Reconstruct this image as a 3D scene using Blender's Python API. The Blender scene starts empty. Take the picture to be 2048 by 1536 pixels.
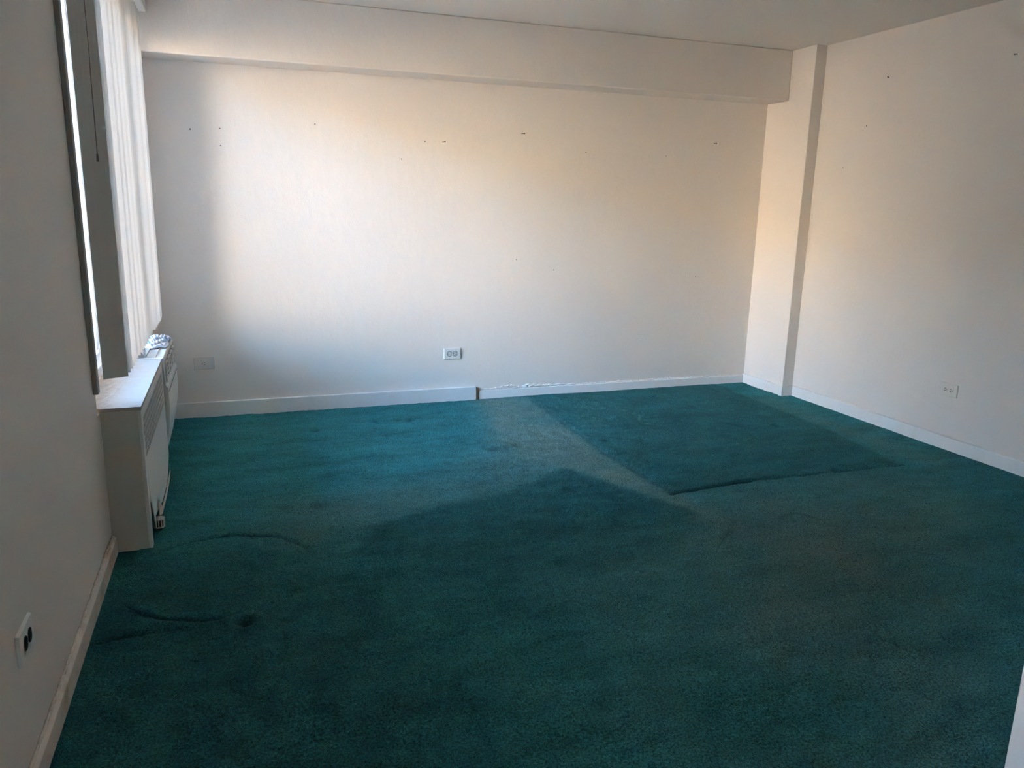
import bpy, bmesh, math, random
import numpy as np
from mathutils import Vector, Matrix

random.seed(7)
rng = np.random.default_rng(7)
scene = bpy.context.scene
COL = scene.collection

# ------------------------------------------------------------------ camera
RIGHT = Vector((0.94350177, -0.33067928, 0.02134524))
UP = Vector((0.05461945, 0.21872937, 0.97425571))
FWD = Vector((0.326835, 0.91804612, -0.22443307))
cam_data = bpy.data.cameras.new('camera')
cam = bpy.data.objects.new('camera', cam_data)
COL.objects.link(cam)
M = Matrix.Identity(4)
for i in range(3):
    M[i][0] = RIGHT[i]
    M[i][1] = UP[i]
    M[i][2] = -FWD[i]
M.translation = Vector((0.50377, -5.11619, 1.34308))
cam.matrix_world = M
cam_data.sensor_width = 36.0
cam_data.lens = 36.0 * 1557.576 / 2048.0
cam_data.clip_start = 0.02
cam_data.clip_end = 2000
scene.camera = cam

# ------------------------------------------------------------------ world, sun, exposure
SKY_STRENGTH = 3.7
SUN_STRENGTH = 86.0
EXPOSURE = 1.72
world = bpy.data.worlds.new('world')
scene.world = world
world.use_nodes = True
wn = world.node_tree
wn.nodes.clear()
sky = wn.nodes.new('ShaderNodeTexSky')
sky.sky_type = 'NISHITA'
sky.sun_disc = False
sky.sun_elevation = math.radians(24)
sky.sun_rotation = math.radians(90)
bg = wn.nodes.new('ShaderNodeBackground')
bg.inputs['Strength'].default_value = SKY_STRENGTH
wo = wn.nodes.new('ShaderNodeOutputWorld')
wn.links.new(sky.outputs[0], bg.inputs[0])
wn.links.new(bg.outputs[0], wo.inputs[0])

sun_data = bpy.data.lights.new('sun', 'SUN')
sun_data.energy = SUN_STRENGTH
sun_data.color = (1.0, 0.80, 0.57)
sun_data.angle = math.radians(0.6)
sun = bpy.data.objects.new('sun', sun_data)
COL.objects.link(sun)
# sunlight travels towards -x: it strikes the facade across the street, never this room
sun.rotation_euler = Vector((-0.88, 0.18, -0.44)).to_track_quat('-Z', 'Y').to_euler()

vs = scene.view_settings
scene.display_settings.display_device = 'sRGB'
vs.view_transform = 'Standard'
vs.look = 'None'
vs.gamma = 1.0
vs.use_curve_mapping = False
vs.exposure = EXPOSURE
scene.cycles.max_bounces = 16
scene.cycles.diffuse_bounces = 10
scene.cycles.glossy_bounces = 4
scene.cycles.transmission_bounces = 8
scene.cycles.transparent_max_bounces = 12
scene.cycles.sample_clamp_indirect = 8.0

# ------------------------------------------------------------------ dimensions
H = 2.44            # ceiling
W = 4.375           # right wall
WP = 4.285          # pillar face
DP = 0.478          # pillar depth
ZB = 2.102          # beam underside
DB = 0.236          # beam depth
YF = -4.42          # rear face of the partition beside the camera
YB = -7.2           # wall behind the camera
WIN_Y0, WIN_Y1, WIN_Z0, WIN_Z1 = -2.04, -0.32, 0.56, 2.24

# ------------------------------------------------------------------ material helpers
def lin(r, g, b):
    f = lambda c: c / 12.92 if c <= 0.04045 else ((c + 0.055) / 1.055) ** 2.4
    return (f(r / 255), f(g / 255), f(b / 255), 1)

class NT:
    def __init__(s, name):
        s.m = bpy.data.materials.new(name)
        s.m.use_nodes = True
        s.t = s.m.node_tree
        s.t.nodes.clear()
        s.out = s.n('ShaderNodeOutputMaterial')
        s.b = s.n('ShaderNodeBsdfPrincipled')
        s.l(s.b.outputs[0], s.out.inputs[0])
    def n(s, kind, **kw):
        nd = s.t.nodes.new(kind)
        for k, v in kw.items():
            setattr(nd, k, v)
        return nd
    def l(s, a, b):
        s.t.links.new(a, b)
    def coord(s, scale=(1, 1, 1)):
        tc = s.n('ShaderNodeTexCoord')
        mp = s.n('ShaderNodeMapping')
        mp.inputs['Scale'].default_value = scale
        s.l(tc.outputs['Object'], mp.inputs[0])
        return mp.outputs[0]
    def noise(s, scale, detail=4, rough=0.55, vec=None):
        nz = s.n('ShaderNodeTexNoise')
        nz.inputs['Scale'].default_value = scale
        nz.inputs['Detail'].default_value = detail
        nz.inputs['Roughness'].default_value = rough
        s.l(vec if vec is not None else s.coord(), nz.inputs['Vector'])
        return nz.outputs['Fac']
    def ramp(s, fac, stops):
        r = s.n('ShaderNodeValToRGB')
        el = r.color_ramp.elements
        while len(el) < len(stops):
            el.new(0.5)
        for e, (p, c) in zip(el, stops):
            e.position = p
            e.color = c if len(c) == 4 else (*c, 1)
        s.l(fac, r.inputs[0])
        return r.outputs[0]
    def mix(s, fac, a, b):
        m = s.n('ShaderNodeMix', data_type='RGBA')
        for sock, v in ((m.inputs[0], fac), (m.inputs[6], a), (m.inputs[7], b)):
            if hasattr(v, 'is_output'):
                s.l(v, sock)
            elif isinstance(v, (int, float)):
                sock.default_value = v
            else:
                sock.default_value = v if len(v) == 4 else (*v, 1)
        return m.outputs[2]
    def math(s, op, a, b=0.0, clamp=False):
        m = s.n('ShaderNodeMath', operation=op)
        m.use_clamp = clamp
        for sock, v in ((m.inputs[0], a), (m.inputs[1], b)):
            if hasattr(v, 'is_output'):
                s.l(v, sock)
            else:
                sock.default_value = v
        return m.outputs[0]
    def bump(s, height, strength, dist, prev=None):
        b = s.n('ShaderNodeBump')
        b.inputs['Strength'].default_value = strength
        b.inputs['Distance'].default_value = dist
        s.l(height, b.inputs['Height'])
        if prev is not None:
            s.l(prev, b.inputs['Normal'])
        return b.outputs[0]
    def set(s, **kw):
        for k, v in kw.items():
            sock = s.b.inputs[k.replace('_', ' ')]
            if hasattr(v, 'is_output'):
                s.l(v, sock)
            else:
                sock.default_value = v
        return s

def flat(name, col, rough=0.5, metallic=0.0):
    t = NT(name)
    nz = t.noise(30, 3)
    c2 = tuple(x * 0.88 for x in col[:3]) + (1,)
    t.set(Base_Color=t.mix(nz, col, c2), Roughness=rough, Metallic=metallic)
    return t.m

WALLC = (0.79, 0.73, 0.68, 1)
def plaster(name, col=WALLC, bump=0.65):
    t = NT(name)
    vec = t.coord()
    big = t.noise(1.3, 3, vec=vec)
    mid = t.noise(7, 5, 0.6, vec=t.coord((1, 1, 0.6)))
    fine = t.noise(90, 3, vec=vec)
    dark = tuple(c * 0.95 for c in col[:3]) + (1,)
    base = t.mix(t.math('MULTIPLY', big, 0.6), col, dark)
    # small scuffs left by furniture
    sc = t.ramp(t.noise(26, 6, 0.75, vec=t.coord((1, 1, 0.25))), [(0.70, (0, 0, 0)), (0.80, (1, 1, 1))])
    base = t.mix(t.math('MULTIPLY', sc, 0.10), base, (0.45, 0.40, 0.34, 1))
    n = t.bump(mid, bump, 0.006)
    n = t.bump(fine, 0.25, 0.002, n)
    t.set(Base_Color=base, Roughness=0.62, Normal=n)
    return t.m

M_WALL = plaster('wall_paint')
M_CEIL = plaster('ceiling_paint', (0.79, 0.74, 0.69, 1), 0.15)

def trim_paint(name, col, grime, amount):
    t = NT(name)
    n1 = t.noise(9, 6, 0.7)
    g = t.ramp(n1, [(0.50, (0, 0, 0)), (0.72, (1, 1, 1))])
    base = t.mix(t.math('MULTIPLY', g, amount), col, grime)
    n = t.bump(t.noise(40, 4), 0.25, 0.003)
    t.set(Base_Color=base, Roughness=0.42, Normal=n)
    return t.m
M_TRIM = trim_paint('trim_paint', (0.80, 0.79, 0.78, 1), (0.5, 0.42, 0.33, 1), 0.12)
M_TRIML = trim_paint('left_trim_paint', (0.72, 0.66, 0.59, 1), (0.38, 0.23, 0.13, 1), 0.75)
M_RAWWOOD = flat('raw_wood', (0.20, 0.11, 0.06, 1), 0.8)

def radiator_paint():
    t = NT('radiator_paint')
    n1 = t.noise(14, 6, 0.7)
    g = t.ramp(n1, [(0.55, (0, 0, 0)), (0.78, (1, 1, 1))])
    base = t.mix(t.math('MULTIPLY', g, 0.25), (0.74, 0.73, 0.70, 1), (0.45, 0.36, 0.26, 1))
    t.set(Base_Color=base, Roughness=0.45, Normal=t.bump(t.noise(30, 4), 0.15, 0.002))
    return t.m
M_RAD = radiator_paint()
def end_paint():
    t = NT('radiator_end_paint')
    g = t.noise(8, 6, 0.65)
    t.set(Base_Color=t.mix(g, (0.62, 0.60, 0.53, 1), (0.52, 0.50, 0.43, 1)), Roughness=0.5,
          Normal=t.bump(t.noise(30, 4), 0.15, 0.002))
    return t.m
M_RADEND = end_paint()
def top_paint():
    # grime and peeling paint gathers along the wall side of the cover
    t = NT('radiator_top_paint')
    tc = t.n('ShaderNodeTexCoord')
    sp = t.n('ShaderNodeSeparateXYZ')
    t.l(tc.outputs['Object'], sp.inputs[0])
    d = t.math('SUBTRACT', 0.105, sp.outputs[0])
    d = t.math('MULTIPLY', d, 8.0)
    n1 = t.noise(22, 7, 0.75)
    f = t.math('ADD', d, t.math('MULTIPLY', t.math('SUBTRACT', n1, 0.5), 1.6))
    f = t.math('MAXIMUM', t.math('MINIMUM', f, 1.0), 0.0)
    base = t.mix(f, (0.43, 0.42, 0.405, 1), (0.38, 0.32, 0.265, 1))  # grey base darkened to offset window light; browner mix is wall-side grime
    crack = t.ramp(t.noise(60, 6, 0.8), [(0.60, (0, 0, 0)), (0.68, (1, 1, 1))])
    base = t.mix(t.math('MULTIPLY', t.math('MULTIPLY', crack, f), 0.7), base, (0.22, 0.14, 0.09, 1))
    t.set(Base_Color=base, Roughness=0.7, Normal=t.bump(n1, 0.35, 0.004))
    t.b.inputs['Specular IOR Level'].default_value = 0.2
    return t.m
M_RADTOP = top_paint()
M_DARK = flat('shade_black', (0.012, 0.011, 0.010, 1), 0.9)  # near-black stand-in for shade inside openings
M_AC = flat('ac_plastic', (0.74, 0.74, 0.72, 1), 0.38)
M_OUTLET = flat('outlet_plastic', (0.80, 0.79, 0.76, 1), 0.35)
M_OUTLETP = flat('painted_outlet', (0.79, 0.745, 0.685, 1), 0.45)
M_SOCKETDK = flat('dark_socket_plastic', (0.03, 0.022, 0.016, 1), 0.4)
M_NAIL = flat('nail_steel', (0.10, 0.08, 0.06, 1), 0.45, 0.7)
M_ALU = flat('window_frame_paint', (0.80, 0.80, 0.80, 1), 0.4)
M_CASING = flat('casing_strip_paint', (0.30, 0.28, 0.26, 1), 0.5)
M_CORD = flat('cord', (0.20, 0.17, 0.15, 1), 0.7)
M_KNOB = flat('valve_plastic', (0.84, 0.78, 0.72, 1), 0.4)

def slat_mat():
    t = NT('blind_vinyl')
    v = t.coord((1, 1, 0.12))
    nz = t.noise(40, 3, vec=v)
    c = t.mix(nz, (0.74, 0.70, 0.65, 1), (0.67, 0.63, 0.59, 1))
    t.set(Base_Color=c, Roughness=0.45)
    tr = t.n('ShaderNodeBsdfTranslucent')
    tr.inputs[0].default_value = (0.80, 0.74, 0.68, 1)
    mx = t.n('ShaderNodeMixShader')
    mx.inputs[0].default_value = 0.05
    t.l(t.b.outputs[0], mx.inputs[1])
    t.l(tr.outputs[0], mx.inputs[2])
    t.l(mx.outputs[0], t.out.inputs[0])
    return t.m
M_SLAT = slat_mat()
M_HEAD = flat('headrail_paint', (0.74, 0.72, 0.68, 1), 0.4)

def glass():
    t = NT('window_glass')
    t.t.nodes.remove(t.b)
    tr = t.n('ShaderNodeBsdfTransparent')
    tr.inputs[0].default_value = (0.93, 0.95, 0.95, 1)
    gl = t.n('ShaderNodeBsdfGlossy')
    gl.inputs['Roughness'].default_value = 0.02
    fr = t.n('ShaderNodeFresnel')
    fr.inputs[0].default_value = 1.45
    mx = t.n('ShaderNodeMixShader')
    t.l(fr.outputs[0], mx.inputs[0])
    t.l(tr.outputs[0], mx.inputs[1])
    t.l(gl.outputs[0], mx.inputs[2])
    t.l(mx.outputs[0], t.out.inputs[0])
    return t.m
M_GLASS = glass()

def bag_mat():
    t = NT('bag_plastic')
    nz = t.noise(11, 2)
    f = t.ramp(nz, [(0.56, (0, 0, 0)), (0.62, (1, 1, 1))])
    c = t.mix(t.math('MULTIPLY', f, 0.8), (0.56, 0.57, 0.63, 1), (0.16, 0.36, 0.58, 1))
    t.set(Base_Color=c, Roughness=0.35)
    return t.m
M_BAG = bag_mat()

def carpet_mat():
    t = NT('carpet_pile')
    at = t.n('ShaderNodeAttribute', attribute_name='wear_and_light')
    dk = t.n('ShaderNodeAttribute', attribute_name='dark')
    v = t.coord()
    patch = t.ramp(t.noise(4.5, 8, 0.72, vec=t.coord((0.6, 1.5, 1))), [(0.30, (0, 0, 0)), (0.70, (1, 1, 1))])
    tuft = t.noise(170, 3, 0.65, vec=v)
    grit = t.noise(480, 2, 0.6, vec=v)
    fresh = t.mix(patch, (0.014, 0.108, 0.118, 1), (0.028, 0.212, 0.236, 1))
    worn = t.mix(patch, (0.070, 0.162, 0.155, 1), (0.114, 0.208, 0.195, 1))
    c = t.mix(t.math('MULTIPLY', at.outputs['Fac'], 1.0, True), fresh, worn)
    c = t.mix(t.math('MULTIPLY', dk.outputs['Fac'], 0.9, True), c, (0.009, 0.046, 0.048, 1))
    dn = t.n('ShaderNodeAttribute', attribute_name='dent_shade')
    c = t.mix(t.math('MULTIPLY', dn.outputs['Fac'], 0.85, True), c, (0.004, 0.016, 0.018, 1))  # shade painted into dents and grooves on top of their relief
    g = t.ramp(tuft, [(0.30, (0.30, 0.30, 0.30)), (0.72, (1.85, 1.85, 1.85))])
    mul = t.n('ShaderNodeMix', data_type='RGBA', blend_type='MULTIPLY')
    mul.inputs[0].default_value = 1.0
    t.l(c, mul.inputs[6])
    t.l(g, mul.inputs[7])
    c = mul.outputs[2]
    speck = t.ramp(grit, [(0.70, (0, 0, 0)), (0.80, (1, 1, 1))])
    c = t.mix(t.math('MULTIPLY', speck, 0.06), c, (0.22, 0.32, 0.32, 1))
    n = t.bump(t.noise(28, 5, 0.7, vec=v), 0.5, 0.008)
    n = t.bump(tuft, 0.9, 0.006, n)
    t.set(Base_Color=c, Roughness=0.95, Normal=n)
    t.b.inputs['Specular IOR Level'].default_value = 0.04
    t.b.inputs['Sheen Weight'].default_value = 0.03
    t.b.inputs['Sheen Roughness'].default_value = 0.5
    return t.m
M_CARPET = carpet_mat()

# ------------------------------------------------------------------ object helpers
def tag(o, label=None, cat=None, group=None, kind=None):
    if label: o['label'] = label
    if cat: o['category'] = cat
    if group: o['group'] = group
    if kind: o['kind'] = kind
    return o

def empty(name, loc, label, cat, group=None, rotz=0.0):
    o = bpy.data.objects.new(name, None)
    o.empty_display_size = 0.05
    COL.objects.link(o)
    o.location = loc
    o.rotation_euler = (0, 0, rotz)
    return tag(o, label, cat, group)

def obj(name, bm, mat, parent=None, bevel=0.0, smooth=False, seg=2):
    me = bpy.data.meshes.new(name)
    bm.normal_update()
    bm.to_mesh(me)
    bm.free()
    mats = mat if isinstance(mat, (list, tuple)) else [mat]
    for mm in mats:
        me.materials.append(mm)
    o = bpy.data.objects.new(name, me)
    COL.objects.link(o)
    if parent is not None:
        o.parent = parent
    if bevel:
        b = o.modifiers.new('bevel', 'BEVEL')
        b.width = bevel
        b.segments = seg
        b.limit_method = 'ANGLE'
    if smooth:
        for p in me.polygons:
            p.use_smooth = True
    return o

def struct(name, bm, mat, parent=None, **kw):
    o = obj(name, bm, mat, parent, **kw)
    if parent is None:
        o['kind'] = 'structure'
    return o

def box(bm, x0, x1, y0, y1, z0, z1, mi=0):
    vs_ = [bm.verts.new(p) for p in ((x0, y0, z0), (x1, y0, z0), (x1, y1, z0), (x0, y1, z0),
                                     (x0, y0, z1), (x1, y0, z1), (x1, y1, z1), (x0, y1, z1))]
    for f in ((0, 3, 2, 1), (4, 5, 6, 7), (0, 1, 5, 4), (1, 2, 6, 5), (2, 3, 7, 6), (3, 0, 4, 7)):
        fc = bm.faces.new([vs_[i] for i in f])
        fc.material_index = mi
    return vs_

def bx(*a):
    bm = bmesh.new()
    box(bm, *a)
    return bm

def cyl(bm, p0, p1, r0, r1=None, n=16):
    r1 = r0 if r1 is None else r1
    p0, p1 = Vector(p0), Vector(p1)
    d = (p1 - p0).normalized()
    a = d.orthogonal().normalized()
    b = d.cross(a)
    A, B = [], []
    for i in range(n):
        t = 2 * math.pi * i / n
        u = a * math.cos(t) + b * math.sin(t)
        A.append(bm.verts.new(p0 + u * r0))
        B.append(bm.verts.new(p1 + u * r1))
    for i in range(n):
        j = (i + 1) % n
        bm.faces.new((A[i], A[j], B[j], B[i]))
    bm.faces.new(A[::-1])
    bm.faces.new(B)

def prism_y(bm, prof, y0, y1):
    """extrude a closed (x, z) profile along y"""
    A = [bm.verts.new((x, y0, z)) for x, z in prof]
    B = [bm.verts.new((x, y1, z)) for x, z in prof]
    n = len(prof)
    for i in range(n):
        j = (i + 1) % n
        bm.faces.new((A[i], A[j], B[j], B[i]))
    bm.faces.new(A[::-1])
    bm.faces.new(B)
    bmesh.ops.recalc_face_normals(bm, faces=bm.faces)

# ------------------------------------------------------------------ outside: street and the sunlit block across it
def facade_mat():
    t = NT('facade_brick')
    br = t.n('ShaderNodeTexBrick')
    br.inputs['Scale'].default_value = 2.0
    br.inputs['Color1'].default_value = (0.68, 0.57, 0.45, 1)
    br.inputs['Color2'].default_value = (0.62, 0.51, 0.39, 1)
    br.inputs['Mortar'].default_value = (0.62, 0.56, 0.50, 1)
    t.l(t.coord(), br.inputs[0])
    t.set(Base_Color=br.outputs[0], Roughness=0.8)
    return t.m
struct('ground_outside', bx(-140, 60, -140, 160, -12.3, -12), flat('street_concrete', (0.42, 0.36, 0.30, 1), 0.9))
bm = bmesh.new()
box(bm, -46, -26, -75, 90, -12, 7.5)
box(bm, -26.3, -25.8, -75, 90, 7.2, 7.8)
for k in range(6):
    box(bm, -26.0, -25.9, -75, 90, -9.2 + 2.9 * k, -9.0 + 2.9 * k)
struct('building_outside', bm, facade_mat())
# the storeys of our own building above, below and around this flat: they shade the street and the lower facade opposite
bm = bmesh.new()
box(bm, -0.22, 15, -40, 30, H + 0.26, 11.5)
box(bm, -0.22, 15, -40, 30, -12, -0.36)
box(bm, -0.22, 15, 0.21, 30, -0.36, H + 0.26)
box(bm, -0.22, 15, -40, YB - 0.21, -0.36, H + 0.26)
box(bm, W + 0.21, 15, YB - 0.21, 0.21, -0.36, H + 0.26)
box(bm, 4.8, 15, -7.6, 70, 11.5, 48)   # unseen taller mass, added to throw shade on the facade opposite from here on
box(bm, -3.0, -0.22, -7.6, -7.4, -12, 3.2)   # unseen wall added beside the rear window to block facade light
struct('building_and_blockers', bm, facade_mat())

# ------------------------------------------------------------------ room shell
def wall_with_holes(name, x0, x1, y0, y1, z0, z1, holes, mat):
    """a wall in the yz plane with rectangular openings"""
    bm = bmesh.new()
    ys = sorted({y0, y1, *[h[0] for h in holes], *[h[1] for h in holes]})
    zs = sorted({z0, z1, *[h[2] for h in holes], *[h[3] for h in holes]})
    for i in range(len(ys) - 1):
        for j in range(len(zs) - 1):
            cy, cz = (ys[i] + ys[i + 1]) / 2, (zs[j] + zs[j + 1]) / 2
            if any(h[0] < cy < h[1] and h[2] < cz < h[3] for h in holes):
                continue
            box(bm, x0, x1, ys[i], ys[i + 1], zs[j], zs[j + 1])
    bmesh.ops.remove_doubles(bm, verts=bm.verts, dist=1e-5)
    kill = [f for f in bm.faces if all(len(e.link_faces) > 2 for e in f.edges) and False]
    seen = {}
    for f in bm.faces:
        seen.setdefault(tuple(sorted(v.index for v in f.verts)), []).append(f)
    dup = [f for fs in seen.values() if len(fs) > 1 for f in fs]
    bmesh.ops.delete(bm, geom=dup, context='FACES')
    return struct(name, bm, mat)

WIN2 = (-6.5, -5.15, 0.75, 2.2)
wall_left = wall_with_holes('wall_left', -0.22, 0.0, YB, 0.0, -0.02, H,
                            [(WIN_Y0, WIN_Y1, WIN_Z0, WIN_Z1), WIN2], M_WALL)
wall_back = struct('wall_back', bx(-0.22, W + 0.2, 0.0, 0.2, -0.02, H), M_WALL)
wall_right = struct('wall_right', bx(W, W + 0.2, YB, 0.0, -0.02, H), M_WALL)
wall_front = struct('wall_front', bx(-0.22, W + 0.2, YB - 0.2, YB, -0.02, H), M_WALL)
wall_partition = struct('wall_partition', bx(1.718, W, YF, -4.30, 0.0, H), M_WALL, bevel=0.004)
ceiling = struct('ceiling', bx(-0.22, W + 0.2, YB - 0.2, 0.2, H, H + 0.25), M_CEIL)
beam = struct('ceiling_beam', bx(0.0, WP, -DB, 0.0, ZB, H), M_WALL, bevel=0.008, seg=3)
column = struct('wall_column', bx(WP, W, -DP, 0.0, 0.0, H), M_WALL, bevel=0.004)

# ------------------------------------------------------------------ carpet (the floor): pile surface with imprints
STEP = 0.008
nx = int(round((W + 0.02) / STEP)) + 1
ny = int(round((-YB) / STEP)) + 1
gx = np.linspace(-0.01, W + 0.01, nx)
gy = np.linspace(YB, 0.0, ny)
X, Y = np.meshgrid(gx, gy)

def in_poly(pts):
    m = np.zeros_like(X, bool)
    n = len(pts)
    for i in range(n):
        x0, y0 = pts[i]
        x1, y1 = pts[(i + 1) % n]
        if y0 == y1:
            continue
        c = ((y0 > Y) != (y1 > Y)) & (X < (x1 - x0) * (Y - y0) / (y1 - y0) + x0)
        m ^= c
    return m.astype(float)

def blur(a, sigma):
    s = sigma / STEP
    r = int(3 * s) + 1
    k = np.exp(-0.5 * (np.arange(-r, r + 1) / s) ** 2)
    k /= k.sum()
    for ax in (0, 1):
        pad = [(0, 0), (0, 0)]
        pad[ax] = (r, r)
        b = np.pad(a, pad, mode='edge')
        out = np.zeros_like(a)
        for i, w in enumerate(k):
            sl = [slice(None), slice(None)]
            sl[ax] = slice(i, i + a.shape[ax])
            out += w * b[tuple(sl)]
        a = out
    return a

def smooth_noise(sigma):
    a = blur(rng.standard_normal(X.shape), sigma)
    return a / a.std()

def seg_dist(p, q):
    px, py = p
    dx, dy = q[0] - px, q[1] - py
    t = np.clip(((X - px) * dx + (Y - py) * dy) / (dx * dx + dy * dy), 0, 1)
    return np.hypot(X - px - t * dx, Y - py - t * dy)

wob = 0.012 * smooth_noise(0.05)
hgt = 0.0016 * smooth_noise(0.02) + 0.0012 * smooth_noise(0.08)
hgt += 0.0011 * rng.standard_normal(X.shape)
wear_and_light = np.zeros_like(X)
dark = np.zeros_like(X)
dent_shade = np.zeros_like(X)
# bed imprint
BED = [(2.425, 0.1), (2.40, -1.36), (2.435, -2.02), (2.92, -1.985), (3.88, -2.0), (3.97, -1.33), (4.02, 0.1)]
bed = in_poly(BED)
bed_b = blur(bed, 0.02)
hgt += 0.006 * bed_b
for p, q, dep, wd in (((2.43, -0.15), (2.40, -1.36), .003, .018), ((2.40, -1.36), (2.435, -2.03), .005, .018),
                      ((2.435, -2.03), (2.92, -1.99), .012, .010), ((2.92, -1.99), (3.90, -2.005), .009, .009)):
    d = seg_dist(p, q) + wob * 0.3
    g = np.exp(-(d / wd) ** 2)
    hgt -= dep * g
    dent_shade = np.maximum(dent_shade, 0.75 * g * (dep / .012))
# worn walk along the bed, and around the bed end
P1 = in_poly([(2.08, 0.05), (2.44, 0.05), (2.41, -1.36), (2.44, -2.02), (2.50, -2.62), (2.43, -2.45), (2.09, -1.58), (1.90, -1.0)])
P1 = blur(P1, 0.07)
P2 = blur(in_poly([(2.15, -1.55), (1.63, -1.84), (1.25, -1.90), (0.95, -2.02), (0.62, -2.05), (0.45, -1.80), (0.9, -1.62), (1.5, -1.45), (2.0, -0.8), (2.35, -0.8), (2.3, -1.4)]), 0.10)
P3 = blur(in_poly([(3.90, -0.45), (4.16, -0.50), (4.20, -2.1), (3.98, -1.95), (4.0, -1.3)]), 0.06)
P4 = blur(in_poly([(2.3, -2.1), (3.9, -2.08), (3.6, -2.7), (2.7, -3.3), (1.9, -3.2), (2.2, -2.7)]), 0.16)
P5 = blur(in_poly([(0.62, -1.95), (1.1, -2.0), (0.9, -2.2), (0.65, -2.15)]), 0.06)
wear_and_light = np.clip(0.95 * P1 + 0.42 * P2 + 0.40 * P3 + 0.42 * P4 + 0.22 * P5, 0, 1)
# darker, less walked field in the middle of the room
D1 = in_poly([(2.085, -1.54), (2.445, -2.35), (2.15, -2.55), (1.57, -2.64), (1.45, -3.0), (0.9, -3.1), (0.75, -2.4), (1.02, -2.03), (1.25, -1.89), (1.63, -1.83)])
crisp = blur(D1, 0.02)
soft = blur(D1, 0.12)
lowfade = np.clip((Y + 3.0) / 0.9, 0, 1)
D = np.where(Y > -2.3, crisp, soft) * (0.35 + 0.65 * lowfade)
wear_and_light *= (1 - 0.92 * D)
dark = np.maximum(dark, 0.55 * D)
wear_and_light *= (1 - 0.97 * bed_b)
wear_and_light = np.clip(wear_and_light + 0.08 * blur(in_poly([(1.5, -2.6), (2.5, -2.1), (4.4, -2.1), (4.4, -5), (1.2, -5)]), 0.2), 0, 1)  # near right carpet brightened: light from behind the camera put into the colour
dark = np.maximum(dark, 0.45 * bed_b)
wear_and_light = np.clip(wear_and_light * (1 + 0.16 * smooth_noise(0.06)), 0, 1)
# soft footprints and vacuum strokes
strokes = np.clip(smooth_noise(0.09) - 0.6, 0, 2)
wear_and_light = np.clip(wear_and_light + 0.07 * strokes * (1 - bed_b), 0, 1)
dark = np.clip(dark + 0.10 * np.clip(smooth_noise(0.10) - 0.7, 0, 2), 0, 1)
dark = np.maximum(dark, 0.62 * blur(in_poly([(-0.2, -2.0), (0.75, -2.1), (1.0, -2.8), (1.1, -4.2), (-0.2, -4.2)]), 0.18))  # broad soft-edged darker area at the left front
wear_and_light = np.clip(wear_and_light + 0.36 * blur(in_poly([(2.3, -2.5), (3.2, -2.5), (3.0, -3.8), (1.6, -4.1), (1.45, -3.3), (1.55, -2.72)]), 0.2) * (0.6 + 0.5 * np.clip(smooth_noise(0.12), -1, 1)), 0, 1)  # lighter pile at near right, partly window light painted into the colour
# round imprint by the radiator and the crease next to it
rr = np.hypot(X - 0.390, Y + 2.282)
ang = np.arctan2(Y + 2.282, X - 0.390)
ring = np.exp(-((rr - 0.336 + wob * 0.2) / 0.0065) ** 2)
rim = np.exp(-((rr - 0.360) / 0.016) ** 2)
arcw = np.where(np.sin(ang) > 0, 0.05 + 0.85 * np.clip(np.sin(ang + 0.1) * 1.5 - 0.3, 0, 1), 0.05 + 0.75 * np.clip(1 - ((ang + 2.0) / 0.75) ** 2, 0, 1))
hgt += 0.004 * blur((rr < 0.334).astype(float), 0.01) * 0.5
hgt -= 0.016 * ring * arcw
hgt += 0.006 * rim * arcw
dent_shade = np.maximum(dent_shade, 0.8 * ring * arcw)
wear_and_light = np.maximum(wear_and_light, 0.22 * rim * arcw)
for p, q, dep, wd in (((0.01, -2.665), (0.155, -2.640), .011, .011), ((0.155, -2.640), (0.30, -2.655), .005, .010),
                      ((2.75, -2.44), (2.86, -2.40), .005, .012), ((2.86, -2.40), (2.91, -2.51), .005, .012),
                      ((2.30, -2.62), (2.47, -2.47), .004, .015)):
    d = seg_dist(p, q) + wob * 0.3
    g = np.exp(-(d / wd) ** 2)
    hgt -= dep * g
    dent_shade = np.maximum(dent_shade, 0.75 * g * dep / .011)
# dents left by furniture legs
for x, y, r, dep in ((0.47, -2.673, .026, .022), (1.975, -1.101, .035, .010), (1.83, -1.129, .04, .012), (1.90, -1.12, .03, .008),
                     (2.507, -1.167, .030, .018), (3.695, -1.17, .026, .018), (0.899, -.516, .035, .013), (1.276, -.402, .032, .012),
                     (1.494, -.424, .030, .010), (1.42, -.41, .025, .008), (2.66, -.20, .02, .014), (3.32, -.27, .02, .014), (1.05, -2.02, .03, .008),
                     (0.60, -2.70, .02, .006), (3.45, -1.985, .028, .014), (1.98, -1.85, .03, .007), (0.80, -1.72, .04, .008), (0.66, -1.70, .03, .007),
                     (1.62, -2.58, .03, .006), (1.30, -0.70, .03, .006)):
    d = np.hypot((X - x), (Y - y) * 1.0) + wob * 0.5
    g = np.exp(-(d / r) ** 2)
    hgt -= dep * g
    hgt += 0.25 * dep * np.exp(-((d - 1.9 * r) / (0.8 * r)) ** 2)
    dent_shade = np.maximum(dent_shade, 0.85 * g * min(1, dep / .016))
edge = np.clip(np.minimum(np.minimum(-Y, W - X), X) / 0.05, 0, 1)
hgt = np.clip(hgt, -0.03, 0.02) * edge

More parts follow.
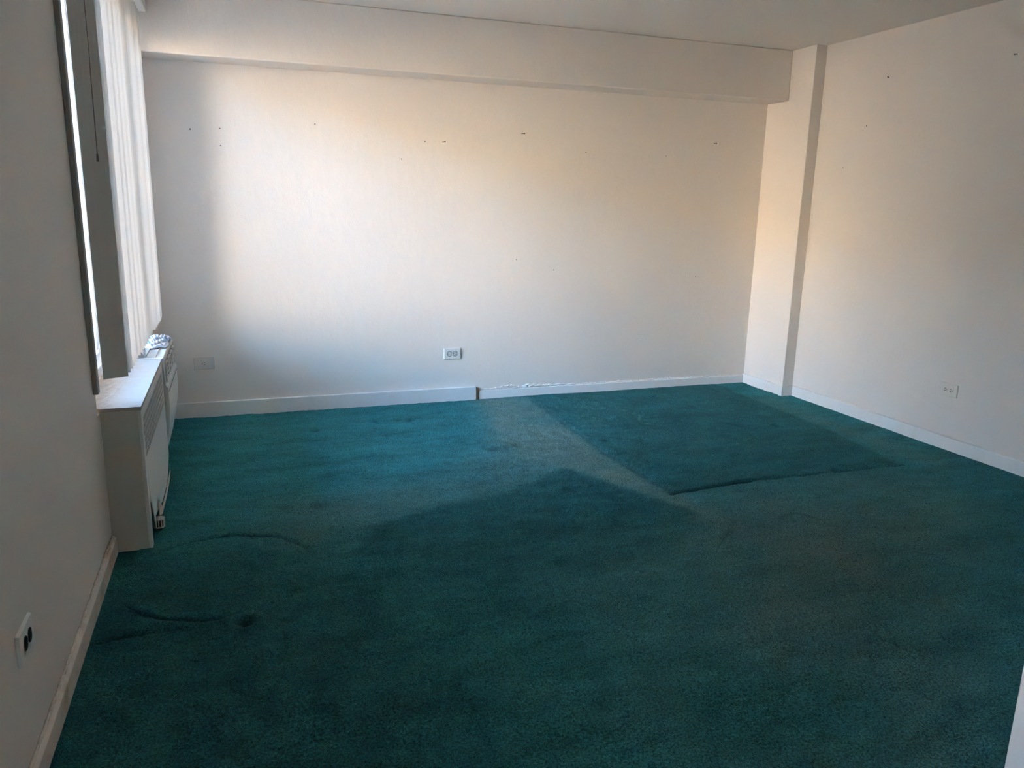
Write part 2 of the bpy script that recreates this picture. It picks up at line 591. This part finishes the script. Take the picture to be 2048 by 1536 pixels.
me = bpy.data.meshes.new('floor')
co = np.stack([X, Y, hgt], -1).reshape(-1, 3)
idx = np.arange(nx * ny).reshape(ny, nx)
quads = np.stack([idx[:-1, :-1], idx[:-1, 1:], idx[1:, 1:], idx[1:, :-1]], -1).reshape(-1, 4)
me.vertices.add(len(co))
me.vertices.foreach_set('co', co.astype(np.float32).ravel())
me.loops.add(quads.size)
me.loops.foreach_set('vertex_index', quads.astype(np.int32).ravel())
me.polygons.add(len(quads))
me.polygons.foreach_set('loop_start', np.arange(0, quads.size, 4, dtype=np.int32))
me.polygons.foreach_set('use_smooth', np.ones(len(quads), bool))
me.update(calc_edges=True)
for nm, arr in (('wear_and_light', wear_and_light), ('dark', dark), ('dent_shade', dent_shade)):
    a = me.attributes.new(nm, 'FLOAT', 'POINT')
    a.data.foreach_set('value', arr.astype(np.float32).ravel())
me.materials.append(M_CARPET)
floor = bpy.data.objects.new('floor', me)
COL.objects.link(floor)
tag(floor, 'worn teal green wall-to-wall carpet with furniture imprints', kind='structure')
struct('floor_slab', bx(-0.22, W + 0.2, YB - 0.2, 0.2, -0.35, -0.035), M_DARK)

# ------------------------------------------------------------------ baseboards
def board(name, bm_, mat, **kw):
    return struct(name, bm_, mat, bevel=kw.get('bevel', 0.003))
board('baseboard_back', bx(2.075, WP - 0.012, -0.014, 0.0, -0.01, 0.062), M_TRIM, bevel=0.005)
# taller newer board over the left half of the back wall, its sawn end bare wood
tb = struct('baseboard_back_raised', bx(0.0, 2.050, -0.026, 0.0, -0.01, 0.093), M_TRIM, bevel=0.002)
obj('sawn_end', bx(2.0502, 2.062, -0.024, 0.0, -0.008, 0.088), M_RAWWOOD, tb)['label'] = 'bare brown sawn end of the board'
board('baseboard_right', bx(W - 0.012, W, -4.30, -DP - 0.012, -0.01, 0.076), M_TRIM)
bm = bmesh.new()
box(bm, WP - 0.012, WP, -DP - 0.012, 0.0, -0.01, 0.074)
box(bm, WP, W - 0.0, -DP - 0.012, -DP, -0.01, 0.074)
board('baseboard_column', bm, M_TRIM)
# left baseboard with a lumpy caulked top
bm = bmesh.new()
prof = [(0.0, -0.01), (0.016, -0.01), (0.016, 0.062), (0.010, 0.070), (0.0, 0.078)]
prism_y(bm, prof, -4.8, -1.99)
board('baseboard_left', bm, M_TRIML, bevel=0.002)
# lumpy caulk and peeling paint: real relief, joined
def lumps(name, spots, mat, parent, flat_axis):
    bm_ = bmesh.new()
    for (x, y, z, sx, sy, sz) in spots:
        r = bmesh.ops.create_icosphere(bm_, subdivisions=1, radius=1.0)
        for v in r['verts']:
            j = 1 + random.uniform(-.25, .25)
            v.co = Vector((x + v.co.x * sx * j, y + v.co.y * sy * j, z + v.co.z * sz * j))
    o = obj(name, bm_, mat, parent, smooth=True)
    o['kind'] = 'stuff'
    return o
spots = []
for k in range(170):
    x = 2.10 + 2.1 * (k / 170) + random.uniform(-.01, .01)
    big = math.exp(-((x - 2.42) / 0.22) ** 2)
    spots.append((x, -0.004, 0.066 + random.uniform(-.003, .004) + big * random.uniform(0, .022),
                  random.uniform(.008, .022), random.uniform(.003, .006) + big * .003, random.uniform(.002, .005) + big * .002))
lumps('peeling_paint', spots, M_TRIM, wall_back, 'y')
spots = []
for k in range(190):
    y = -4.7 + 2.68 * (k / 190) + random.uniform(-.01, .01)
    spots.append((0.004, y, 0.076 + random.uniform(-.003, .004), random.uniform(.003, .006), random.uniform(.02, .06), random.uniform(.002, .004)))
lumps('caulk_bead', spots, M_TRIML, wall_left, 'x')
spots = []
for k in range(90):
    y = -4.2 + 3.7 * (k / 90)
    spots.append((W - 0.003, y, 0.079 + random.uniform(-.002, .003), random.uniform(.003, .005), random.uniform(.015, .04), random.uniform(.0015, .003)))
lumps('caulk_bead', spots, M_WALL, wall_right, 'x')

# ------------------------------------------------------------------ window 1 (behind the blind) and window 2 (behind the camera)
def window(name, y0, y1, z0, z1, nsash):
    fr = 0.045
    bm_ = bmesh.new()
    xa, xb = -0.16, -0.075
    box(bm_, xa, xb, y0, y0 + fr, z0, z1)
    box(bm_, xa, xb, y1 - fr, y1, z0, z1)
    box(bm_, xa, xb, y0 + fr, y1 - fr, z1 - fr, z1)
    box(bm_, xa, xb, y0 + fr, y1 - fr, z0, z0 + fr)
    root = struct(name, bm_, M_ALU, bevel=0.003)
    w = (y1 - y0 - 2 * fr) / nsash
    for k in range(nsash):
        a, b = y0 + fr + k * w, y0 + fr + (k + 1) * w
        xo = -0.115 if k % 2 == 0 else -0.135
        s = 0.028
        bs = bmesh.new()
        box(bs, xo - .012, xo + .012, a, a + s, z0 + fr, z1 - fr)
        box(bs, xo - .012, xo + .012, b - s, b, z0 + fr, z1 - fr)
        box(bs, xo - .012, xo + .012, a + s, b - s, z1 - fr - s, z1 - fr)
        box(bs, xo - .012, xo + .012, a + s, b - s, z0 + fr, z0 + fr + s)
        sash = obj('sash', bs, M_ALU, root, bevel=0.002)
        obj('pane', bx(xo - .002, xo + .002, a + s, b - s, z0 + fr + s, z1 - fr - s), M_GLASS, sash)
    return root
win1 = window('window_1', WIN_Y0, WIN_Y1, WIN_Z0 + 0.015, WIN_Z1, 2)
bm = bmesh.new()
box(bm, -0.103, -0.070, -1.46, -1.40, 0.70, 0.735)
box(bm, -0.085, -0.072, -1.445, -1.415, 0.735, 0.80)
obj('sash_latch', bm, M_ALU, win1, bevel=0.003)
window('window_2', WIN2[0], WIN2[1], WIN2[2], WIN2[3], 2)
# the dark casing strip that edges the opening, seen end-on
struct('trim_1', bx(0.0, 0.017, -2.085, -2.045, 0.65, 2.30), M_CASING, bevel=0.002)

# ------------------------------------------------------------------ vertical blind
blind = empty('vertical_blind', (0.06, -1.99, 0.69),
              'cream vertical blind with open slats hanging in the window over the radiator', 'blind')
def local(parent, p):
    return Vector(p) - parent.location
bl = blind.location
obj('headrail', bx(0.028 - bl.x, 0.132 - bl.x, -2.10 - bl.y, -0.27 - bl.y, 2.292 - bl.z, 2.36 - bl.z), M_HEAD, blind, bevel=0.006)
def slat_mesh():
    bm_ = bmesh.new()
    n = 7
    wdt, th = 0.089, 0.0009
    front, back = [], []
    for i in range(n):
        u = -wdt / 2 + wdt * i / (n - 1)
        bow = 0.004 * (1 - (2 * u / wdt) ** 2)
        front.append((u, bow + th))
        back.append((u, bow - th))
    prof_ = front + back[::-1]
    z0, z1 = 0.0, 1.585
    A = [bm_.verts.new((x, y, z0)) for x, y in prof_]
    B = [bm_.verts.new((x, y, z1)) for x, y in prof_]
    m = len(prof_)
    for i in range(m):
        j = (i + 1) % m
        bm_.faces.new((A[i], A[j], B[j], B[i]))
    for i in range(n - 1):
        bm_.faces.new((A[i], A[m - 1 - i], A[m - 2 - i], A[i + 1]))
        bm_.faces.new((B[i], B[i + 1], B[m - 2 - i], B[m - 1 - i]))
    bmesh.ops.recalc_face_normals(bm_, faces=bm_.faces)
    return bm_
slat0 = obj('slat', slat_mesh(), M_SLAT, blind, smooth=False)
carrier0 = obj('carrier', bx(-0.006, 0.006, -0.004, 0.004, 1.585, 1.604), M_HEAD, slat0)
NSL = 23
for k in range(NSL):
    y = -1.995 + 0.0705 * k
    if k == 15:
        continue      # one slat is missing from the row
    if k == 0:
        s = slat0
    else:
        s = slat0.copy()
        COL.objects.link(s)
        s.parent = blind
        c = carrier0.copy()
        COL.objects.link(c)
        c.parent = s
    a = math.radians(26) + random.uniform(-.08, .08)
    s.location = Vector((0.066, y, 0.69 + random.uniform(-.001, .001))) - bl
    s.rotation_euler = (0, 0, a)
bm = bmesh.new()
pts = [(0.088, -2.06, 2.30), (0.087, -2.062, 2.1), (0.086, -2.060, 1.8), (0.083, -2.061, 1.47)]
for a, b in zip(pts[:-1], pts[1:]):
    cyl(bm, Vector(a) - bl, Vector(b) - bl, 0.0016, n=8)
cyl(bm, Vector((0.083, -2.061, 1.48)) - bl, Vector((0.083, -2.061, 1.455)) - bl, 0.0035, 0.0045, n=10)
obj('control_cord', bm, M_CORD, blind)['label'] = 'thin dark pull cord before the first slat'

# ------------------------------------------------------------------ radiator cover
RX, RY0, RY1, RZ = 0.138, -1.99, -1.05, 0.575
rad = empty('radiator_cover', (0.07, (RY0 + RY1) / 2, 0.0),
            'old white metal radiator cover with perforated grille and broken lower panel under the window', 'radiator')
ro = rad.location
def rbx(x0, x1, y0, y1, z0, z1):
    return bx(x0 - ro.x, x1 - ro.x, y0 - ro.y, y1 - ro.y, z0, z1)
def roff(bm_):
    bmesh.ops.translate(bm_, verts=bm_.verts, vec=-Vector((ro.x, ro.y, 0)))
    return bm_
# top: grid with slight lumps near the wall
bm = bmesh.new()
nu, nv = 16, 60
V = {}
for i in range(nu + 1):
    for j in range(nv + 1):
        x = -0.074 + (RX + 0.076) * i / nu
        y = RY0 - 0.004 + (RY1 - RY0 + 0.004) * j / nv
        amp = max(0.0, 0.05 - x) / 0.12
        V[i, j] = bm.verts.new((x, y, RZ + 0.006 * amp * random.uniform(-.6, 1.0)))
for i in range(nu):
    for j in range(nv):
        bm.faces.new((V[i, j], V[i + 1, j], V[i + 1, j + 1], V[i, j + 1]))
ext = bmesh.ops.extrude_face_region(bm, geom=list(bm.faces))
for g in ext['geom']:
    if isinstance(g, bmesh.types.BMVert):
        g.co.z = RZ - 0.014
bmesh.ops.recalc_face_normals(bm, faces=bm.faces)
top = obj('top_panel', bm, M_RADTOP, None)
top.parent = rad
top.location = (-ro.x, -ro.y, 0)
top['label'] = 'top darkened against window light, grime and peeling beige paint along the wall'
obj('end_panel', rbx(0.0, RX - 0.012, RY0, RY0 + 0.006, 0.0, RZ - 0.014), M_RADEND, rad, bevel=0.001)
obj('corner_post', rbx(RX - 0.012, RX + 0.001, RY0, RY0 + 0.045, 0.0, RZ - 0.014), M_RAD, rad, bevel=0.002)
obj('cavity_shade', rbx(0.0, RX - 0.032, RY0 + 0.01, RY1, 0.0, RZ - 0.02), M_DARK, rad)  # solid near-black block standing in for the shade inside the cover
# front frame around the grille
GZ0, GZ1, GY0, GY1 = 0.355, 0.520, RY0 + 0.055, RY1 - 0.03
bm = bmesh.new()
box(bm, RX - 0.004, RX, RY0 + 0.045, RY1, GZ1, RZ - 0.014)
box(bm, RX - 0.004, RX, RY0 + 0.045, GY0, GZ0, GZ1)
box(bm, RX - 0.004, RX, GY1, RY1, GZ0, GZ1)
obj('grille_frame', roff(bm), M_RAD, rad)
# perforated grille: slots left between thin bars and rails
bm = bmesh.new()
nrow, ncol = 6, 30
rail = 0.005
rh = (GZ1 - GZ0) / nrow
for r in range(nrow + 1):
    z = GZ0 + r * rh
    box(bm, RX - 0.003, RX, GY0, GY1, z - rail / 2, z + rail / 2)
cw = (GY1 - GY0) / ncol
for c in range(ncol + 1):
    y = GY0 + c * cw
    wdt = 0.009
    box(bm, RX - 0.003, RX, max(GY0, y - wdt / 2), min(GY1, y + wdt / 2), GZ0, GZ1)
g = obj('grille', roff(bm), M_RAD, rad)
g['kind'] = 'stuff'
g['label'] = 'perforated grille of small upright slots'
obj('grille_shade', rbx(RX - 0.03, RX - 0.028, GY0, GY1, GZ0, GZ1), M_DARK, rad)  # near-black sheet painted as the shade behind the slots
# lower front panel: a bent sheet with broken notches along its foot
def sheet(name, outline, mat, parent, thick=0.003, bow=None):
    bm_ = bmesh.new()
    vs_ = [bm_.verts.new((RX + (bow(y, z) if bow else 0.0), y, z)) for y, z in outline]
    f = bm_.faces.new(vs_)
    bmesh.ops.triangulate(bm_, faces=[f])
    e = bmesh.ops.extrude_face_region(bm_, geom=list(bm_.faces))
    for q in e['geom']:
        if isinstance(q, bmesh.types.BMVert):
            q.co.x -= thick
    bmesh.ops.recalc_face_normals(bm_, faces=bm_.faces)
    return obj(name, roff(bm_), mat, parent)
bow = lambda y, z: 0.012 * max(0.0, (0.36 - z) / 0.36) * math.sin(math.pi * min(1, max(0, (y - RY0) / (RY1 - RY0)))) ** 0.5
out = [(RY0 + 0.046, GZ0), (RY0 + 0.046, 0.205), (-1.900, 0.16), (-1.885, 0.080), (-1.870, 0.060), (-1.856, 0.082), (-1.815, 0.168), (-1.775, 0.150), (-1.765, 0.128),
       (-1.735, 0.118), (-1.70, 0.066), (-1.60, 0.050), (-1.45, 0.046), (-1.33, 0.040), (-1.27, 0.052), (-1.235, 0.105), (-1.16, 0.080), (-1.13, 0.13), (-1.10, 0.142), (-1.085, 0.10), (-1.06, 0.10), (RY1, 0.12), (RY1, 0.25), (RY1, GZ0)]
fp = sheet('front_panel', out, M_RAD, rad, bow=bow)
fp['label'] = 'plain lower sheet with torn foot edge'
sheet('torn_strip', [(-1.80, 0.062), (-1.70, 0.028), (-1.45, 0.022), (-1.30, 0.030), (-1.20, 0.055), (-1.30, 0.050), (-1.45, 0.043), (-1.68, 0.050), (-1.76, 0.115), (-1.785, 0.105)],
      M_TRIML, rad, bow=lambda y, z: 0.016)

# ribbed valve cap poking out at the foot of the cover
cap = empty('valve_cap', (0.148, -1.80, 0.0), 'small ribbed white valve cap poking out at the foot of the radiator cover', 'cap')
bm = bmesh.new()
cyl(bm, (0, 0, 0.014), (0, 0, 0.048), 0.0185, n=20)
cyl(bm, (0, 0, 0.0), (0, 0, 0.014), 0.012, n=16)
obj('core', bm, M_SOCKETDK, cap)
for z in (0.046, 0.012):
    bm = bmesh.new()
    cyl(bm, (0, 0, z), (0, 0, z + 0.005), 0.0225, n=24)
    obj('rim', bm, M_KNOB, cap)
bm = bmesh.new()
box(bm, 0.0175, 0.0225, -0.0020, 0.0020, 0.016, 0.047)
rib0 = obj('rib', bm, M_KNOB, cap)
for k in range(12):
    r_ = rib0 if k == 0 else rib0.copy()
    if k:
        COL.objects.link(r_)
        r_.parent = cap
    r_.rotation_euler = (0, 0, 2 * math.pi * k / 12)

# ------------------------------------------------------------------ air conditioner beyond the radiator cover
AY0, AY1 = -1.042, -0.44
ac = empty('air_conditioner', (0.08, (AY0 + AY1) / 2, 0.0),
           'white plastic room air conditioner with rounded front between radiator cover and far corner', 'air conditioner')
ao = ac.location
def aoff(bm_):
    bmesh.ops.translate(bm_, verts=bm_.verts, vec=-Vector((ao.x, ao.y, 0)))
    return bm_
bm = bmesh.new()
prof = [(0.0, 0.0), (0.10, 0.0), (0.118, 0.06), (0.138, 0.15), (0.154, 0.24), (0.161, 0.33), (0.160, 0.43), (0.150, 0.44), (0.146, 0.555), (0.152, 0.565), (0.146, 0.578), (0.0, 0.580), ]
prism_y(bm, prof, AY0, AY1)
obj('housing', aoff(bm), M_AC, ac, bevel=0.003)
bm = bmesh.new()
box(bm, 0.100, 0.1475, AY0 + 0.05, AY1 - 0.05, 0.455, 0.545)
obj('louver_shade', aoff(bm), M_DARK, ac)  # near-black block painted as the shade between the louvers
for k in range(4):
    z = 0.458 + 0.026 * k
    bm = bmesh.new()
    prism_y(bm, [(0.146, z - .005), (0.1575, z - .001), (0.1575, z + .006), (0.146, z + .007)], AY0 + 0.03, AY1 - 0.03)
    obj('louver', aoff(bm), M_AC, ac)
for k in range(5):
    y = AY0 + 0.03 + (AY1 - AY0 - 0.06) * k / 4
    obj('louver_divider', aoff(bx(0.146, 0.1555, y - .004, y + .004, 0.45, 0.55)), M_AC, ac)
for z in (0.405,):
    obj('front_seam', aoff(bx(0.155, 0.1618, AY0 + 0.02, AY1 - 0.02, z, z + 0.003)), M_SOCKETDK, ac)
# raised lip round the top
bm = bmesh.new()
box(bm, 0.060, 0.068, AY0 + 0.02, AY1, 0.579, 0.586)
box(bm, 0.108, 0.112, AY0 + 0.02, AY1, 0.579, 0.583)
obj('top_ridge', aoff(bm), M_AC, ac)

# crumpled plastic bag stuffed behind and over the far top of the conditioner
def cloth(name, nu, nv, fn, mat, th, parent=None):
    bm_ = bmesh.new()
    G = [[bm_.verts.new(fn(i / nu, j / nv)) for j in range(nv + 1)] for i in range(nu + 1)]
    for i in range(nu):
        for j in range(nv):
            bm_.faces.new((G[i][j], G[i + 1][j], G[i + 1][j + 1], G[i][j + 1]))
    o = obj(name, bm_, mat, parent, smooth=True)
    sd = o.modifiers.new('thick', 'SOLIDIFY')
    sd.thickness = th
    return o
def fold(a, b, s):
    return (abs(math.sin(a * 5.1 + b * 3.3 + s)) + 0.6 * abs(math.sin(a * 11.3 - b * 7.7 + 2 * s)) + 0.35 * abs(math.sin(a * 3.7 + b * 19.1 + 3 * s)))
def bag_fn(u, v):
    # u runs along y (far to near), v from wall side to room side
    y = -0.50 - 0.30 * u + 0.012 * math.sin(v * 9)
    x = 0.015 + 0.135 * v + 0.008 * math.sin(u * 11)
    env = math.sin(math.pi * min(1, max(0, v * 0.92 + 0.04))) ** 0.7 * math.sin(math.pi * min(1, u * 0.9 + 0.1)) ** 0.6
    z = 0.587 + env * (0.002 + 0.021 * fold(u * 2.3, v * 2.3, 0.7))
    if v > 0.94:
        z -= 0.004
    return (x, y, max(z, 0.586))
tag(cloth('plastic_bag', 34, 26, bag_fn, M_BAG, 0.0012), 'crumpled white plastic bag with blue print on top of the air conditioner', 'bag')
def rag_fn(u, v):
    y = -0.84 - 0.20 * u
    x = -0.005 + 0.055 * v + 0.02 * u
    env = math.sin(math.pi * min(1, max(0, v))) ** 0.6
    z = 0.584 + env * (0.028 * (1 - u * 0.5) + 0.018 * fold(u, v * 1.5, 2.1) * (1 - u * .4))
    return (x, y, z)
tag(cloth('cloth_rag', 26, 18, rag_fn, flat('rag_cloth', (0.60, 0.60, 0.66, 1), 0.7), 0.0025),
    'rolled pale grey rag tucked between the blind and the air conditioner', 'rag')

# ------------------------------------------------------------------ wall outlets
def plate_bm(w, h, t):
    bm_ = bmesh.new()
    a = box(bm_, -w / 2, w / 2, -t, 0.0, -h / 2, h / 2)
    for v in a:
        if v.co.y < -t / 2:
            v.co.x *= 1 - 0.006 / w
            v.co.z *= 1 - 0.006 / h
    return bm_
def disc_bm(r, y0, y1, n=24, flatz=1.0):
    bm_ = bmesh.new()
    cyl(bm_, (0, y0, 0), (0, y1, 0), r, n=n)
    for v in bm_.verts:
        v.co.x = max(-r * flatz, min(r * flatz, v.co.x))
    return bm_
def outlet(loc, rotz, label, kind, pm, sm):
    root = empty('wall_outlet', loc, label, 'outlet', None, rotz)
    t = 0.0085
    obj('plate', plate_bm(0.120, 0.077, t), pm, root, bevel=0.0012)
    xs = (-0.0195, 0.0195) if kind != 'single' else (0.0,)
    for i, x in enumerate(xs):
        flatz = 0.82 if kind != 'single' else 1.0
        rr_ = 0.0172 if kind != 'loose' else 0.0152
        ring_ = obj('socket_surround', disc_bm(rr_ + (0.0016 if kind != 'loose' else 0.0034), -t - 0.0004, -t + 0.003, 24, flatz), M_SOCKETDK if kind == 'loose' else pm, root)
        ring_.location.x = x
        face = obj('receptacle', disc_bm(rr_, -t - (0.0022 if kind != 'single' else 0.0035), -t + 0.001, 24, flatz), sm, root, bevel=0.0006)
        face.location.x = x
        s = -1 if kind in ('loose', 'single') else 1
        slots = ((0.0015, 0.0062, 0.0092, 0.0034), (0.0015, -0.0062, 0.0110, 0.0034)) if kind != 'single' else ((0.002, 0.0072, 0.0080, 0.003), (0.002, -0.0072, 0.0080, 0.003))
        for (sx, sz, sw, sh) in slots:
            obj('slot', bx(s * -sx - sw / 2, s * -sx + sw / 2, -t - (0.0026 if kind != 'single' else 0.0039), -t - 0.001, sz - sh / 2, sz + sh / 2), M_SOCKETDK, face)
        gp = bmesh.new()
        cyl(gp, (s * 0.0105, -t - (0.0026 if kind != 'single' else 0.0039), 0), (s * 0.0105, -t - 0.001, 0), 0.0026, n=12)
        obj('ground_hole', gp, M_SOCKETDK, face)
    sc = bmesh.new()
    if kind != 'single':
        cyl(sc, (0, -t - 0.0012, 0), (0, -t + 0.001, 0), 0.003, n=12)
        obj('screw', sc, pm, root)
    else:
        cyl(sc, (0.048, -t - 0.0010, 0), (0.048, -t + 0.001, 0), 0.0028, n=12)
        obj('screw', sc, pm, root)
        sc = bmesh.new()
        cyl(sc, (-0.048, -t - 0.0010, 0), (-0.048, -t + 0.001, 0), 0.0028, n=12)
        obj('screw', sc, pm, root)
    return root
outlet((1.881, 0.0, 0.333), 0, 'bright white duplex outlet above the end of the raised baseboard', 'loose', M_OUTLET, M_OUTLET)
outlet((0.287, 0.0, 0.339), 0, 'painted-over single round outlet on the far wall beside the air conditioner', 'single', M_OUTLETP, M_OUTLETP)
outlet((W, -1.813, 0.350), math.radians(-90), 'painted-over beige duplex outlet low on the right wall', 'duplex', M_OUTLETP, M_OUTLETP)
outlet((0.0, -3.243, 0.352), math.radians(90), 'white-plated outlet with dark brown sockets on the left wall', 'duplex', M_OUTLET, M_SOCKETDK)

# ------------------------------------------------------------------ nails and nail holes
def nail(loc, d, length, label):
    bm_ = bmesh.new()
    d = Vector(d).normalized()
    o_ = Vector((0, 0, 0))
    cyl(bm_, o_ - d * 0.004, o_ + d * length, 0.0022, n=10)
    cyl(bm_, o_ + d * length, o_ + d * (length + 0.0015), 0.0042, 0.0038, n=14)
    o = obj('nail', bm_, M_NAIL)
    o.location = loc
    return tag(o, label, 'nail', 'nails left in the walls')
nail((1.812, 0, 1.728), (0.55, -1, 0.05), 0.024, 'bent nail in the far wall directly above the duplex outlet')
nail((2.354, 0, 1.807), (0.6, -1, -0.04), 0.026, 'nail high in the far wall left of the bed imprint, long shadow')
nail((3.849, 0, 1.809), (0.5, -1, -0.02), 0.022, 'nail at the right end of the far wall near the pillar')
nail((0.298, 0, 1.735), (0.0, -1, -0.5), 0.010, 'small nail in the far wall close to the window blind')
nail((W, -1.058, 2.157), (-1, -0.1, 0.25), 0.012, 'nail high on the right wall nearer the pillar')
nail((W, -1.914, 2.157), (-1, 0.5, -0.05), 0.016, 'nail high on the right wall at the right picture edge')
def holes(spots_, wall, axis):
    for (x, y, z) in spots_:
        bm_ = bmesh.new()
        n_ = Vector((0, -1, 0)) if axis == 'y' else Vector((-1, 0, 0))
        cyl(bm_, n_ * -0.004, n_ * 0.0004, random.uniform(.0028, .004), n=9)
        h_ = obj('nail_hole', bm_, M_NAIL, wall)
        h_.location = (x, y, z)
holes([(0.462, 0, 1.744), (0.460, 0, 1.647), (1.696, 0, 1.726), (2.617, 0, 0.900), (3.776, 0, 0.844), (2.338, 0, 0.974), (2.83, 0, 1.704), (3.458, 0, 1.706), (1.01, 0, 1.797), (1.542, 0, 1.612)], wall_back, 'y')
holes([(W, -0.749, 1.629), (W, -0.917, 1.883)], wall_right, 'x')
